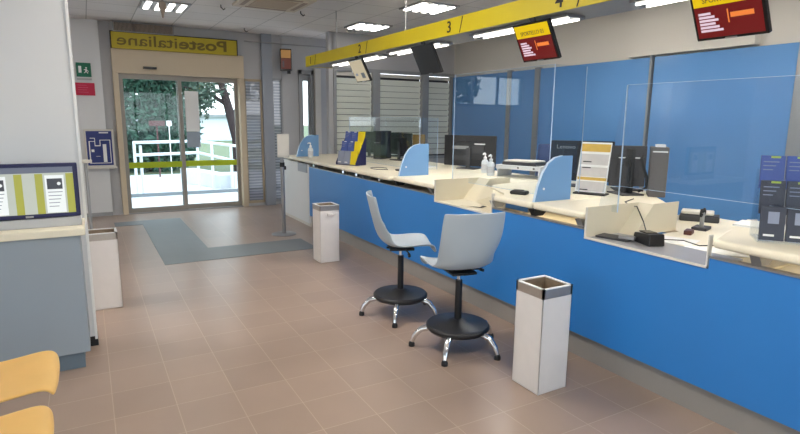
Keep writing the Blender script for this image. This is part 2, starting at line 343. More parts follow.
# back-office glass door
d2 = sempty('door_2', (3.65, 10.05, 0))
loc(MB().box(3.5, 3.56, 9.96, 10.1, 0, 2.47).box(3.74, 3.79, 9.96, 10.1, 0, 2.47).box(3.5, 3.79, 9.96, 10.1, 2.40, 2.47), d2).done('door_frame', 'alud', d2)
loc(MB().box(3.56, 3.6, 10.02, 10.06, 0, 2.40).box(3.70, 3.74, 10.02, 10.06, 0, 2.40).box(3.6, 3.7, 10.02, 10.06, 2.28, 2.40).box(3.6, 3.7, 10.02, 10.06, 0, .12), d2).done('door_leaf', 'alud', d2)
loc(MB().box(3.6, 3.7, 10.035, 10.042, .12, 2.28), d2).done('door_pane', 'glass', d2)
o = MB().box(3.80, 3.91, 9.9, 9.99, 0, 2.5).done('trim_4', 'white2'); o['kind'] = 'structure'

# office partition with slatted shutters
PY = 9.05
struct('wall_office', MB().box(3.78, 6.33, PY, PY+.12, 2.47, CEIL).box(3.78, 6.33, PY, PY+.12, 0, .85).box(3.72, 3.80, PY, PY+.12, 0, CEIL), 'greywall')
pf = MB().box(3.8, 6.33, PY-.02, PY+.08, 2.41, 2.47).box(3.8, 6.33, PY-.02, PY+.08, .85, .9)
for x in (3.80, 4.56, 5.60, 6.26): pf.box(x, x+(.14 if x in (4.56, 5.6) else .05), PY-.03, PY+.08, .9, 2.41)
struct('window_6', pf, 'alud')
def blind(x0, x1, label):
    t = thing('slatted_blind', label, 'blind', ((x0+x1)/2, PY+.03, .9), 0, 'slatted blinds of the office partition'); h = (x1-x0)/2; s = MB(); z = .03
    while z < 1.4:
        s.hexa([(-h, .03, z), (h, .03, z), (h, .036, z), (-h, .036, z), (-h, 0, z+.098), (h, 0, z+.098), (h, .006, z+.098), (-h, .006, z+.098)]); z += .106
    s.done('slats', mat('slat_paint', srgb(234, 238, 228), .5, var=.02), t)
    MB().box(-h, h, -.01, .04, 1.44, 1.5).done('head_rail', 'white2', t)
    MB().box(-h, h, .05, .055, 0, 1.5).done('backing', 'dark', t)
blind(3.855, 4.555, 'pale slatted blind in the left bay behind the brochure stand')
blind(4.705, 5.595, 'pale slatted blind in the middle bay behind the black counter screen')
blind(5.745, 6.255, 'narrow pale slatted blind beside the blue glass wall')

# blue glass partition wall
BX = 6.3
for i, (a, b) in enumerate(((9.0, 7.38), (7.3, 6.72), (6.62, 4.68), (4.62, 2.98))):
    o = MB().box(BX-.02, BX, b, a, .1, 2.40).done('trim_%d' % (5+i), 'bluewall', bevel=.003); o['kind'] = 'structure'
o = MB().box(BX-.02, BX, -1, 2.85, .1, 2.40).done('trim_9', 'bluewall'); o['kind'] = 'structure'
def bpost(a, b, n): o = MB().box(BX-.05, BX+.02, b, a, 0, 2.42).done(n, 'alud'); o['kind'] = 'structure'
for i, (a, b) in enumerate(((7.38, 7.3), (6.72, 6.62), (4.665, 4.635), (2.98, 2.85))): bpost(a, b, 'trim_%d' % (10+i))

# ---------------------------------------------------------------- floor inlay
mt = MB(); mt.prism([(.28, 8.92), (.65, 8.92), (.65, 6.32), (2.42, 6.32), (2.42, 6.94), (1.22, 6.94), (1.22, 9.27), (.28, 9.27)], 2, .0005, .004)
o = mt.done('floor_mat', mat('slate_mat', srgb(112, 118, 120), .5, var=.06, scale=5)); tag(o, 'dark grey stepped mat strip lying on the tiles before the entrance', 'mat')

# ---------------------------------------------------------------- counter
FX = 2.82
ct = thing('service_counter', 'long blue fronted service counter along the right side of the hall', 'counter', (2.9, 3, 0))
def lc(mb): return loc(mb, ct)
lc(MB().prism([(-1.6, .17), (7.66, .17), (7.66, .895), (4.30, .895), (4.30, .835), (3.44, .835), (3.44, .895), (2.49, .895), (2.49, .835), (1.64, .835), (1.64, .895), (-1.6, .895)], 0, FX, FX+.03)).done('front_panel', 'blue', ct, label='blue front panel')
lc(MB().box(FX-.006, FX+.04, -1.6, 1.64, .895, .905).box(FX-.006, FX+.04, 2.49, 3.44, .895, .905).box(FX-.006, FX+.04, 4.30, 7.66, .895, .905)).done('panel_cap', 'alu', ct)
lc(MB().box(FX+.03, FX+.06, -1.6, 7.66, 0, .17)).done('kick_plate', 'toe', ct, label='grey metal kick plate')
lc(MB().box(FX-.005, FX+.03, 7.66, 8.87, .05, .93).box(FX+.03, 3.4, 8.84, 8.87, .0, .93)).done('end_panel', 'white', ct, label='white end panel')
lc(MB().box(FX+.005, FX+.04, 7.66, 8.87, 0, .05)).done('end_plinth', 'white2', ct)
lc(MB().box(FX-.012, FX+.02, 7.72, 8.12, .80, .93)).done('switch_recess', 'bluegrey', ct)
lc(MB().box(FX+.1, 4.0, -1.6, 1.5, .80, .82).box(FX+.1, 4.3, 2.55, 3.5, .80, .82).box(FX+.1, 4.3, 4.4, 8.8, .80, .82)).done('inner_shelf', 'cream', ct)
lc(MB().box(FX+.05, FX+.09, -1.6, 8.8, 0, .80)).done('inner_wall', 'creamt', ct)
lc(MB().box(3.0, 4.0, 1.5, 2.36, .80, .83).box(3.65, 4.45, 2.36, 2.8, .80, .83).box(4.0, 4.45, 1.9, 2.36, .80, .83)).done('clerk_desk', 'cream', ct)
def top(pts, label):
    o = MB().prism(pts, 2, .955, 1.0).done('countertop', 'cream', None, bevel=.018, seg=4, smooth=True)
    return tag(o, label, 'countertop', None)
top([(2.80, -1.6), (2.80, 1.62), (3.62, 1.9), (3.62, -1.6)], 'cream countertop section under the right brochure stand')
top([(2.83, 2.50), (2.83, 2.995), (4.15, 2.995), (4.0, 2.80), (3.62, 2.38), (3.36, 2.5)], 'short cream countertop section between the blue divider and the nearer cash tray')
top([(2.83, 3.005), (2.83, 3.44), (3.3, 4.05), (3.6, 4.13), (4.3, 4.13), (4.3, 3.005)], 'cream countertop section between the farther cash tray and the blue divider')
top([(2.80, 4.31), (2.80, 5.075), (4.3, 5.075), (4.3, 4.15), (3.62, 4.15), (3.35, 4.31)], 'cream countertop section beside the farther cash tray with the two sanitizer bottles')
top([(2.76, 5.085), (2.80, 8.82), (4.3, 8.82), (4.3, 5.085)], 'longest cream countertop section under the far brochure stand')
br = [(.80, 0), (.9, .03), (.955, .09)]
for i, y in enumerate((1.42, 2.55, 3.0, 3.46, 4.40, 5.08, 5.9, 6.3, 7.4, 8.2)):
    lc(MB().prism([(FX+.03, .905), (FX+.10, .905), (FX+.16, .955), (FX+.0, .955)], 1, y-.025, y+.025)).done('bracket', 'black' if i in (2, 5) else 'alu', ct)
for y in (5.45, 6.05, 6.45, 7.5):
    lc(MB().tube((FX+.01, y, .93), (FX+.05, y, .93), .024)).done('support_knob', 'chrome', ct)
# glowing strips added under the countertops to brighten the gap
for a_, b_ in ((-1.2, 1.4), (2.55, 3.45)):
    o = loc(MB().box(3.24, 3.27, a_, b_, .945, .955), ct).done('added_glow_strip', 'warmstrip', ct)
# cash trays
def tray(y1, y2, yr, label, angled):
    t = thing('cash_tray', label, 'tray', (FX, y1, .845), 0, 'metal cash trays'); T = .008
    L = y1-y2; k = y1-yr
    MB().box(-.004, .34, -L, 0, -T, 0).done('base_plate', 'creamt' if angled else mat('tray_metal', srgb(168, 168, 172), .35, .3), t)
    MB().box(-.008, .0, -L, 0, -T, .006).box(-.008, .002, -T-.001, .001, .006, .2).done('lip_highlight', 'white2', t)  # pale colour paints the highlight along the tray's front edges
    MB().prism([(0, 0), (.32, 0), (.51, .2), (0, .2)], 1, -T, 0).done('side_panel', 'creamt', t)
    MB().hexa([(.32, -T, 0), (.328, -T, 0), (.328, -k, 0), (.32, -k, 0), (.51, -T, .2), (.518, -T, .2), (.518, -k, .2), (.51, -k, .2)]).done('chute', 'creamt', t)
    if angled:
        MB().prism([(.32, 0), (.74, 0), (.76, .205), (.51, .205)], 1, -k-T, -k).done('side_panel', 'creamt', t)
        MB().hexa([(.32, -k, 0), (.328, -k-T, 0), (.15, -L, 0), (.14, -L, 0), (.45, -k, .15), (.458, -k-T, .15), (.12, -L, .17), (.11, -L, .17)]).done('deflector', 'creamt', t)
    else:
        MB().prism([(.32, 0), (.77, 0), (.78, .205), (.51, .205)], 1, -k-T, -k).done('side_panel', 'creamt', t)
    MB().box(0, .03, -L, -L+T, 0, .17).done('end_post', 'white2', t)
    return t
tray(2.48, 1.65, 2.36, 'open metal cash tray holding the black card terminal', False)
tray(4.29, 3.45, 4.12, 'cream metal cash tray holding a small stack of paper slips', True)
# things in trays
ps = thing('card_terminal', 'black boxy card terminal lying in the nearer cash tray', 'card terminal', (3.03, 2.16, .846), math.radians(-20))
MB().hexa([(-.055, -.09, 0), (.055, -.09, 0), (.055, .09, 0), (-.055, .09, 0), (-.05, -.085, .075), (.05, -.085, .075), (.05, .08, .06), (-.05, .08, .06)]).done('body', 'black', ps, bevel=.006)
MB().box(-.035, .035, -.03, .05, .069, .075, Matrix.Identity(4)).done('display', 'blackg', ps)
cb = MB().path([(3.09, 2.22, .90), (3.16, 2.3, .95), (3.24, 2.42, 1.03), (3.35, 2.55, 1.006), (3.5, 2.72, 1.004), (3.7, 2.8, 1.004)], .004).done('cable', 'black')
tag(cb, 'thin black cable running from the card terminal up over the tray edge', 'cable')
o = MB().box(-.06, .06, -.11, .11, 0, .012).done('flat_pin_pad', 'dark', None, bevel=.004); o.location = (2.97, 2.36, .846); o.rotation_euler = (0, 0, .25)
tag(o, 'flat dark plate lying in the nearer cash tray beside the card terminal', 'pad')
o = MB().box(-.035, .035, -.05, .05, 0, .02).done('receipt_roll_holder', 'alu', None, bevel=.004); o.location = (2.98, 2.27, .859); o.rotation_euler = (0, 0, .3)
tag(o, 'small silver metal holder on the dark plate in the nearer cash tray', 'holder')
for i, (dx, dy, rz, lb) in enumerate(((0, 0, .5, 'lowest paper slip in the farther cash tray'), (.012, -.006, .35, 'middle paper slip in the farther cash tray'), (-.008, .01, .65, 'topmost paper slip in the farther cash tray'))):
    o = MB().box(-.05, .05, -.09, .09, 0, .003).done('paper_slip', ('cream', 'dark', 'creamt')[i]); o.location = (2.93+dx, 3.84+dy, .8475+.0035*i); o.rotation_euler = (0, 0, rz)
    tag(o, lb, 'paper', 'paper slips in the farther tray')

# blue dividers
def divider(y, label):
    t = thing('blue_divider', label, 'divider', (2.875, y, 1.0), 0, 'blue counter dividers')
    t.scale = (.92, 1, .96)
    pts = [(0, 0), (.03, .12), (.075, .22), (.13, .295), (.20, .338), (.28, .352), (.40, .352), (.40, 0)]
    MB().prism(pts, 1, -.009, .009).done('panel', 'bluediv', t, bevel=.002)
    MB().prism([(.0, .0), (.03, .12), (.075, .22), (.13, .295), (.2, .338), (.28, .352), (.28, .357), (.2, .343), (.127, .30), (.07, .224), (.025, .122), (-.006, 0)], 1, -.01, .01).done('edge_strip', 'plexiedge', t)
    MB().tube((.09, -.013, .10), (.09, -.009, .10), .01).done('screw_cap', 'white', t)
divider(3.03, 'blue divider panel with rounded corner nearest the camera, left of the price poster')
divider(5.08, 'blue rounded divider panel in the middle, above the farther cash tray')
divider(8.35, 'blue rounded divider panel at the far end behind the white bottle')

# acrylic screens
def plexi(name, y0, y1, z0, z1, x, label, wing=None, base=True, pm='plexi'):
    t = thing('acrylic_screen', label, 'screen', (x, (y0+y1)/2, 1.0), 0, 'clear acrylic counter screens'); h = abs(y1-y0)/2
    MB().box(-.003, .003, -h, h, z0-1, z1-1).done('sheet', pm, t)
    MB().box(-.004, .004, -h-.002, -h, z0-1, z1-1).box(-.004, .004, h, h+.002, z0-1, z1-1).box(-.004, .004, -h, h, z1-1, z1-.998).box(-.004, .004, -h, h, z0-1.002, z0-1).done('polished_edge', 'plexiedge', t, label='bright polished edge')
    if wing:
        side, w_, = wing; yy = h if side > 0 else -h
        MB().box(.003, w_, yy-.003, yy+.003, 0.002, z1-1).done('wing_sheet', 'plexi', t)
        MB().box(w_, w_+.003, yy-.003, yy+.003, 0.002, z1-1).done('wing_edge', 'plexiedge', t)
    if base:
        for yy in (-h+.05, h-.05): MB().box(-.03, .03, yy-.015, yy+.015, 0, .03).box(-.006, .006, yy-.015, yy+.015, .03, max(.05, z0-.98)).done('foot', 'plexi', t)
plexi('a', 3.22, 4.55, 1.002, 2.03, 3.2, 'tall clear acrylic screen behind the two sanitizer bottles', (-1, .35), False)
plexi('b', .9, 2.42, 1.18, 1.83, 3.05, 'raised clear acrylic screen over the nearer cash tray', None, False)
plexi('c', 5.6, 7.6, 1.002, 1.62, 3.45, 'low clear acrylic screen behind the far brochure stand', (-1, .25), False, 'plexi2')
t = MB().prism([(2.425, 1.83), (2.425, 1.002), (2.58, 1.002)], 0, 3.047, 3.053).done('acrylic_wing', 'plexi'); tag(t, 'narrow slanted acrylic wing beside the raised screen by the black tower', 'screen')
o = MB().box(3.047, 3.053, 2.42, 2.426, 1.002, 1.83).done('acrylic_rod', 'plexiedge'); tag(o, 'thin upright acrylic rod holding the raised screen', 'rod')

# sanitizer bottles
def bottle(loc_, label, clear=True, sc=1):
    t = thing('sanitizer_bottle', label, 'bottle', loc_, 0, 'hand sanitizer bottles'); t.scale = (sc,)*3
    MB().lathe([(.001, 0), (.03, 0), (.033, .006), (.033, .095), (.026, .115), (.013, .124), (.013, .13)], n=24).done('bottle_body', M['bottle'], t, smooth=True)
    MB().lathe([(.0335, .025), (.0335, .08)], n=24).done('bottle_label', mat('bottle_label', srgb(206, 206, 210), .6, var=.25, scale=60), t, smooth=True)
    MB().lathe([(.001, .13), (.016, .13), (.016, .145), (.006, .15), (.006, .172), (.001, .172)], n=16).path([(0, 0, .17), (-.015, -.01, .178), (-.04, -.02, .176), (-.046, -.024, .166)], [.010, .010, .006, .004]).done('pump', 'pump', t, smooth=True)
    return t
bottle((3.98, 5.02, 1.0), 'left one of two clear pump bottles behind the farther cash tray', sc=1.25)
bottle((3.84, 4.74, 1.0), 'right one of two clear pump bottles, beside the white printer', sc=1.25)
bottle((3.02, 8.12, 1.0), 'white pump bottle at the far end of the counter before the blue divider', sc=1.25)

# brochure stands
def brochures(loc_, rz, label, wide, mats, tiers):
    t = thing('brochure_stand', label, 'brochure stand', loc_, rz, 'leaflet stands on the counter')
    # local: faces -Y, width along X
    n = len(mats[0]); W = wide*n; D = .20; H = .40
    MB().prism([(-.10, 0), (.10, 0), (.10, .36), (.085, .36), (-.10, .03)], 0, -W/2-.006, -W/2).prism([(-.10, 0), (.10, 0), (.10, .36), (.085, .36), (-.10, .03)], 0, W/2, W/2+.006).box(-W/2, W/2, -.10, .10, 0, .008).done('rack', 'navy' if tiers[0] else 'plexi', t)
    for r_, row in enumerate(mats):
        y = -.085+.07*r_; z = .012+.125*r_
        for c_, mm in enumerate(row):
            x0 = -W/2+wide*c_+.004; x1 = x0+wide-.008
            p = MB().hexa([(x0, y, z), (x1, y, z), (x1, y+.02, z), (x0, y+.02, z), (x0, y+.025, z+.17), (x1, y+.025, z+.17), (x1, y+.045, z+.17), (x0, y+.045, z+.17)]).done('leaflet_stack', mm, t)
            k = .025/.17
            def onf(u0, u1, v0, v1, m2, nm):
                a = x0+(x1-x0)*u0; b = x0+(x1-x0)*u1; e = .0015
                MB().hexa([(a, y+k*.17*v0-e, z+.17*v0), (b, y+k*.17*v0-e, z+.17*v0), (b, y+k*.17*v0+e, z+.17*v0), (a, y+k*.17*v0+e, z+.17*v0), (a, y+k*.17*v1-e, z+.17*v1), (b, y+k*.17*v1-e, z+.17*v1), (b, y+k*.17*v1+e, z+.17*v1), (a, y+k*.17*v1+e, z+.17*v1)]).done(nm, m2, p)
            if mm != 'broy':
                if r_ == 0: onf(.3, .75, .5, .85, 'brog', 'printed_picture'); onf(.15, .6, .12, .18, 'paper', 'printed_line')
                else:
                    onf(.4, .8, .93, .99, 'lime' if not tiers[0] else 'paper', 'printed_tab')
                    for q in range(3): onf(.1, .75-.12*q, .8-.12*q, .83-.12*q, 'brog', 'printed_line')
    return t
brochures((3.02, 6.62, 1.0), math.radians(-68), 'blue and yellow brochure stand at the far part of the counter', .115, [['brog', 'brog', 'broy'], ['bro', 'bro', 'broy'], ['bro', 'bro', 'broy']], (1,))
brochures((3.13, 1.40, 1.0), math.radians(-52), 'three tier brochure stand with dark leaflets at the right edge of the counter', .115, [['brod', 'brod', 'broy'], ['brod', 'brod', 'brod'], ['bro', 'bro', 'bro']], (0,))

# computers (backs face the hall)
def monitor(loc_, rz, label, W=.5, H=.33, zb=.10, logo=None, m='black', grp='computer monitors on the counter'):
    t = thing('computer_monitor', label, 'monitor', loc_, rz, grp)   # local: back faces -Y, screen +Y
    MB().box(-W/2, W/2, -.012, .02, zb, zb+H).box(-W*.3, W*.3, -.03, -.01, zb+H*.2, zb+H*.8).done('housing', m, t, bevel=.008)
    MB().box(-W/2+.012, W/2-.012, .02, .023, zb+.012, zb+H-.012).done('screen', 'blackg', t)
    MB().box(-.03, .03, -.045, -.03, .012, zb+H*.6).done('stand_neck', 'dark', t, bevel=.004)
    MB().box(-.12, .12, -.12, .08, 0, .012).done('stand_base', 'dark', t, bevel=.004)
    if logo: text('monitor_lettering', logo, .052, 'alu', t, (-W/2+.05, -.0125, zb+H-.075), (PI/2, 0, 0), depth=.001, sx=1.1)
    return t
# local -Y faces hall (-X world): rz = -90deg
monitor((3.95, 7.9, 1.0), math.radians(-65), 'far left black monitor seen from behind, right of the brochure stand', .46, .33, .07)
monitor((4.05, 7.1, 1.0), math.radians(-80), 'dark monitor seen from behind beside the brown board', .48, .32, .08)
o = thing('desktop_computer', 'slim upright black computer between the two far monitors', 'computer', (3.95, 7.5, 1.0), math.radians(-60))
MB().box(-.07, .07, -.15, .15, 0, .42).done('case', 'black', o, bevel=.006); MB().box(-.05, .05, -.153, -.15, .24, .25).done('drive_slot', 'alu', o)
o = MB().box(-.09, .09, -.02, .02, 0, .38).done('document_board', 'brown', None, bevel=.003); o.location = (4.25, 6.92, 1.0); o.rotation_euler = (0, 0, math.radians(-40)); tag(o, 'upright olive brown board beside the far dark monitor', 'board')
mm = monitor((4.15, 5.55, 1.0), math.radians(-62), 'wide black monitor seen from behind, left of the white printer', .70, .38, .03)
for i, (a, b, c, d, q) in enumerate(((-.2, -.02, .1, .16, 'dark'), (.05, .2, .2, .28, 'dark'), (-.22, .0, .24, .28, 'alud'), (.08, .22, .3, .315, 'paper'))): MB().box(a, b, -.034, -.03, c, d).done('rear_panel', q, mm)
monitor((4.0, 3.62, 1.0), math.radians(-52), 'black monitor back with silver lettering behind the price poster', .56, .37, .05, 'Lenovo')
mm = monitor((4.18, 3.25, 1.0), math.radians(-40), 'dark monitor back right of the price poster', .30, .36, .03, None, 'dark')
MB().box(-.09, .09, -.034, -.03, .28, .29).done('rear_label', 'paper', mm)
mm = monitor((3.93, 3.04, 1.0), math.radians(-110), 'slim black monitor seen nearly edge on beside the grey tower', .10, .37, .01)
o = thing('desktop_computer', 'grey upright computer tower at the right end of the monitors', 'computer', (4.05, 2.86, 1.0), math.radians(-50))
MB().box(-.065, .065, -.1, .1, 0, .40).done('case', mat('taupe_case', srgb(92, 88, 88), .5), o, bevel=.006); MB().box(-.055, .055, -.103, -.1, .36, .37).done('front_strip', 'paper', o)
MB().box(-.03, .04, -.05, .05, .40, .42).done('cap', 'paper', o)
o = MB().path([(4.0, 2.97, 1.32), (3.95, 2.95, 1.30), (4.0, 2.92, 1.15), (4.02, 2.93, 1.06), (3.96, 2.96, 1.03)], .012).done('monitor_cable', 'black'); tag(o, 'black looped cable hanging between slim monitor and grey tower', 'cable')

# office printer on riser
pr = thing('printer', 'white printer with dark top behind the sanitizer bottles', 'printer', (4.08, 4.47, 1.0), math.radians(-70))
MB().box(-.26, .26, -.16, .16, .085, .13).done('body', 'white', pr, bevel=.006)
MB().box(-.2, .2, -.13, .13, .13, .165).done('tray_cover', 'dark', pr, bevel=.006)
MB().box(-.18, .18, -.12, .12, .166, .18).done('lid', 'white2', pr, bevel=.004)
MB().box(-.25, -.235, -.15, .15, 0, .085).box(.235, .25, -.15, .15, 0, .085).done('riser_leg', 'white', pr)
MB().box(.0, .02, -.163, -.16, .1, .115).box(.18, .2, -.163, -.16, .1, .115).done('button', 'ink', pr)
# desk small things
ph = thing('document_scanner', 'small black scanner on the countertop right of the farther cash tray', 'scanner', (3.08, 3.42, 1.0), math.radians(-60))
MB().box(-.07, .07, -.045, .045, 0, .03).done('body', 'black', ph, bevel=.012, seg=3); MB().box(-.05, .03, -.03, .03, .03, .036).done('pad', 'dark', ph)
o = MB().box(-.05, .05, -.03, .03, 0, .035).done('wire_tray', 'dark', None, bevel=.004); o.location = (3.32, 3.36, 1.0); o.rotation_euler = (0, 0, .6); tag(o, 'little dark tray beside the small black scanner', 'tray')
o = MB().box(-.028, .028, -.02, .02, 0, .012).done('note_pad', 'paper'); o.location = (3.32, 3.36, 1.036); o.rotation_euler = (0, 0, .6); tag(o, 'tiny pale note pad on the little dark tray', 'note pad')
# cables / pads far
for i, (x, y, a, b, lb) in enumerate(((3.2, 7.25, .2, .09, 'dark pen pad on the far countertop left of the brochure stand'), (3.25, 5.6, .12, .12, 'dark flat pad beside the middle blue divider'))):
    o = MB().lathe([(.001, 0), (.1, 0), (.1, .008), (.001, .008)], n=20).done('counter_pad', 'black'); o.scale = (a*8, b*8, 1.5); o.scale = (.9, 1.7, 1.2); o.location = (x, y, 1.0); tag(o, lb, 'pad')
o = MB().path([(3.1+.1*math.cos(t/3), 5.95+.16*math.sin(t/3), 1.004) for t in range(16)], .0035).done('coiled_cable', 'black'); tag(o, 'black cable loop lying on the countertop left of the middle blue divider', 'cable')
o = MB().box(-.15, .15, -.1, .1, 0, .012).done('paper_stack', 'paper'); o.location = (3.75, 5.95, 1.0); o.rotation_euler = (0, 0, .5); tag(o, 'white paper stack behind the black cable loop', 'paper')

# price poster stand
pp = thing('price_poster', 'pale poster with ochre bands on a small easel behind the blue divider', 'poster', (3.60, 3.15, 1.0), math.radians(-66), rx=0)
def tilt(mb, a=.24): bmesh.ops.transform(mb.b, matrix=Matrix.Rotation(-a, 4, 'X'), verts=mb.b.verts); return mb
tilt(MB().box(-.125, .125, 0, .006, .02, .44)).done('poster_sheet', 'paper', pp)
OCH = mat('ochre_print', srgb(214, 176, 84), .6, var=.15, scale=20)
GREYP = mat('pale_print', srgb(206, 202, 200), .6, var=.1, scale=20)
for i, (z0, z1, mm, a, b) in enumerate(((.36, .425, OCH, -.12, .12), (.12, .145, OCH, -.12, .12), (.25, .34, GREYP, -.115, .115), (.15, .23, GREYP, -.115, .115), (.03, .11, GREYP, -.115, .115))): tilt(MB().box(a, b, -.002, 0, z0, z1)).done('printed_band', mm, pp)
for z in (.27, .22, .035): tilt(MB().box(-.09, -.02, -.004, -.002, z, z+.008)).done('printed_line', 'ink', pp)
MB().box(-.13, .13, -.03, .10, 0, .012).done('easel_base', 'black', pp); MB().path([(0, .085, .30), (0, .13, .012)], .006).done('easel_strut', 'black', pp)

# clerk area by the nearer tray
DZ = .83
o = thing('desk_phone', 'pale flat keyboard phone behind the nearer cash tray', 'phone', (4.2, 2.56, DZ), math.radians(-60))
MB().box(-.14, .14, -.08, .08, 0, .05).done('base', 'dark', o, bevel=.01); MB().box(-.13, .10, -.07, .07, .055, .08).done('top_cover', 'white2', o, bevel=.008); MB().box(-.1, .1, -.03, .03, .048, .056).done('spacer', 'dark', o)
st = thing('stamp_holder', 'dark stamp holder with round handles on the low clerk desk', 'stamp', (3.86, 2.33, DZ), .3); st.scale = (1.25, 1.25, 1.25)
MB().box(-.055, .055, -.04, .04, 0, .018).done('base', 'dark', st, bevel=.004); MB().tube((0, 0, .018), (0, 0, .10), .012).done('stem', 'alud', st)
for sx_ in (-1, 1): MB().path([(sx_*.025+.02*math.cos(t), 0, .10+.02*math.sin(t)) for t in [i*PI/6 for i in range(13)]], .006, n=8).done('handle', 'black', st)
for i, (x, y, rz, lb) in enumerate(((3.32, 2.2, .3, 'white sheet on the low clerk desk beside the card terminal'), (3.25, 1.86, .8, 'white sheet on the low clerk desk in front of the stamp holder'), (3.75, 1.9, -.3, 'white sheet on the low clerk desk behind the stamp holder'))):
    o = MB().box(-.11, .11, -.15, .15, 0, .003).done('paper_sheet', 'paper'); o.location = (x, y, DZ+.001+.0035*i); o.rotation_euler = (0, 0, rz); tag(o, lb, 'paper', 'loose sheets on the clerk desk')
o = MB().box(-.10, .10, -.13, .13, 0, .012).done('paper_stack', 'paper'); o.location = (3.42, 1.70, 1.0); o.rotation_euler = (0, 0, .25); tag(o, 'white paper stack on the countertop left of the dark leaflets', 'paper')
o = MB().path([(3.2, 2.25, DZ+.01), (3.3, 2.1, DZ+.02), (3.28, 1.98, DZ+.012), (3.4, 1.9, DZ+.02), (3.55, 1.95, DZ+.01)], .0035).done('pen_cord', 'black'); tag(o, 'thin dark cord curling over sheets on the low clerk desk', 'cord')
o = MB().box(-.05, .05, -.025, .025, 0, .03).done('stamp_pad', mat('redbrown', srgb(90, 50, 40), .5), None, bevel=.004); o.location = (3.62, 2.27, DZ); o.rotation_euler = (0, 0, .4); tag(o, 'red brown stamp pad before the pale desk phone', 'stamp pad')
# office chair (dark blue) behind counter
oc = thing('office_chair', 'dark blue office chair back behind the counter, left of the lettered monitor', 'office chair', (4.80, 4.76, 0), math.radians(140))
MB().box(-.24, .24, -.23, .23, .5, .58).done('seat', 'foam', oc, bevel=.03, seg=3)
MB().hexa([(-.2, -.24, .66), (.2, -.24, .66), (.2, -.18, .66), (-.2, -.18, .66), (-.17, -.32, 1.32), (.17, -.32, 1.32), (.17, -.26, 1.32), (-.17, -.26, 1.32)]).done('backrest', 'foam', oc, bevel=.03, seg=3)
MB().tube((0, 0, .08), (0, 0, .5), .025).done('column', 'black', oc); MB().path([(0, -.1, .5), (0, -.26, .52), (0, -.24, .75)], .02).done('back_bracket', 'black', oc)
for k in range(5):
    a = 2*PI*k/5; MB().path([(0, 0, .09), (.28*math.cos(a), .28*math.sin(a), .07)], [.025, .015]).done('leg', 'black', oc); MB().tube((.28*math.cos(a), .28*math.sin(a)-.01, .028), (.28*math.cos(a), .28*math.sin(a)+.01, .028), .028).done('caster', 'black', oc)

# ---------------------------------------------------------------- overhead beam
bm_ = thing('overhead_beam', 'long yellow numbered beam hanging above the counter', 'beam', (3.0, 3, 2.32))
loc(MB().box(2.82, 2.83, -1.6, 7.72, 2.32, 2.46).box(2.83, 3.22, 7.70, 7.72, 2.32, 2.46), bm_).done('face_panel', 'yellow', bm_, label='yellow numbered face')
loc(MB().box(2.83, 3.22, -1.6, 7.70, 2.325, 2.455), bm_).done('core', 'alud', bm_)
for k in (-1.0, 1.0, 3.2, 5.4, 7.3): loc(MB().tube((3.12, k, 2.455), (3.12, k, CEIL), .006), bm_).done('suspension_rod', 'alu', bm_)
for s_, y in (('1', 7.53), ('2', 5.94), ('3', 4.14), ('4', 2.85)):
    text('beam_number', s_, .135, 'ink', bm_, (-.182, y-2.98, .025), (PI/2, 0, -PI/2), depth=.001, bold=.001, sx=1.1)
    if s_ != '1' or True: loc(MB().hexa([(2.817, y-.17, 2.325), (2.819, y-.17, 2.325), (2.819, y-.180, 2.325), (2.817, y-.180, 2.325), (2.817, y-.21, 2.455), (2.819, y-.21, 2.455), (2.819, y-.220, 2.455), (2.817, y-.220, 2.455)]), bm_).done('number_slash', 'ink', bm_)
def beamlight(y0, y1, label):
    t = thing('linear_lamp', label, 'lamp', (3.0, (y0+y1)/2, 2.32), 0, 'tube lamps under the beam'); h = (y1-y0)/2
    MB().box(-.09, .09, -h, h, -.02, 0).done('housing', 'alu', t)
    for k, x in enumerate((-.05, .05)): MB().tube((x, -h+.02, -.026), (x, h-.02, -.026), .008).done('tube', 'tube', t)
beamlight(5.7, 7.05, 'tube lamp under the beam left of the cream counter screen')
beamlight(4.45, 5.45, 'tube lamp under the beam above the black counter screen')
beamlight(2.85, 3.95, 'tube lamp under the beam above the yellow and red counter screen')
beamlight(1.2, 2.35, 'tube lamp under the beam near the right picture edge')

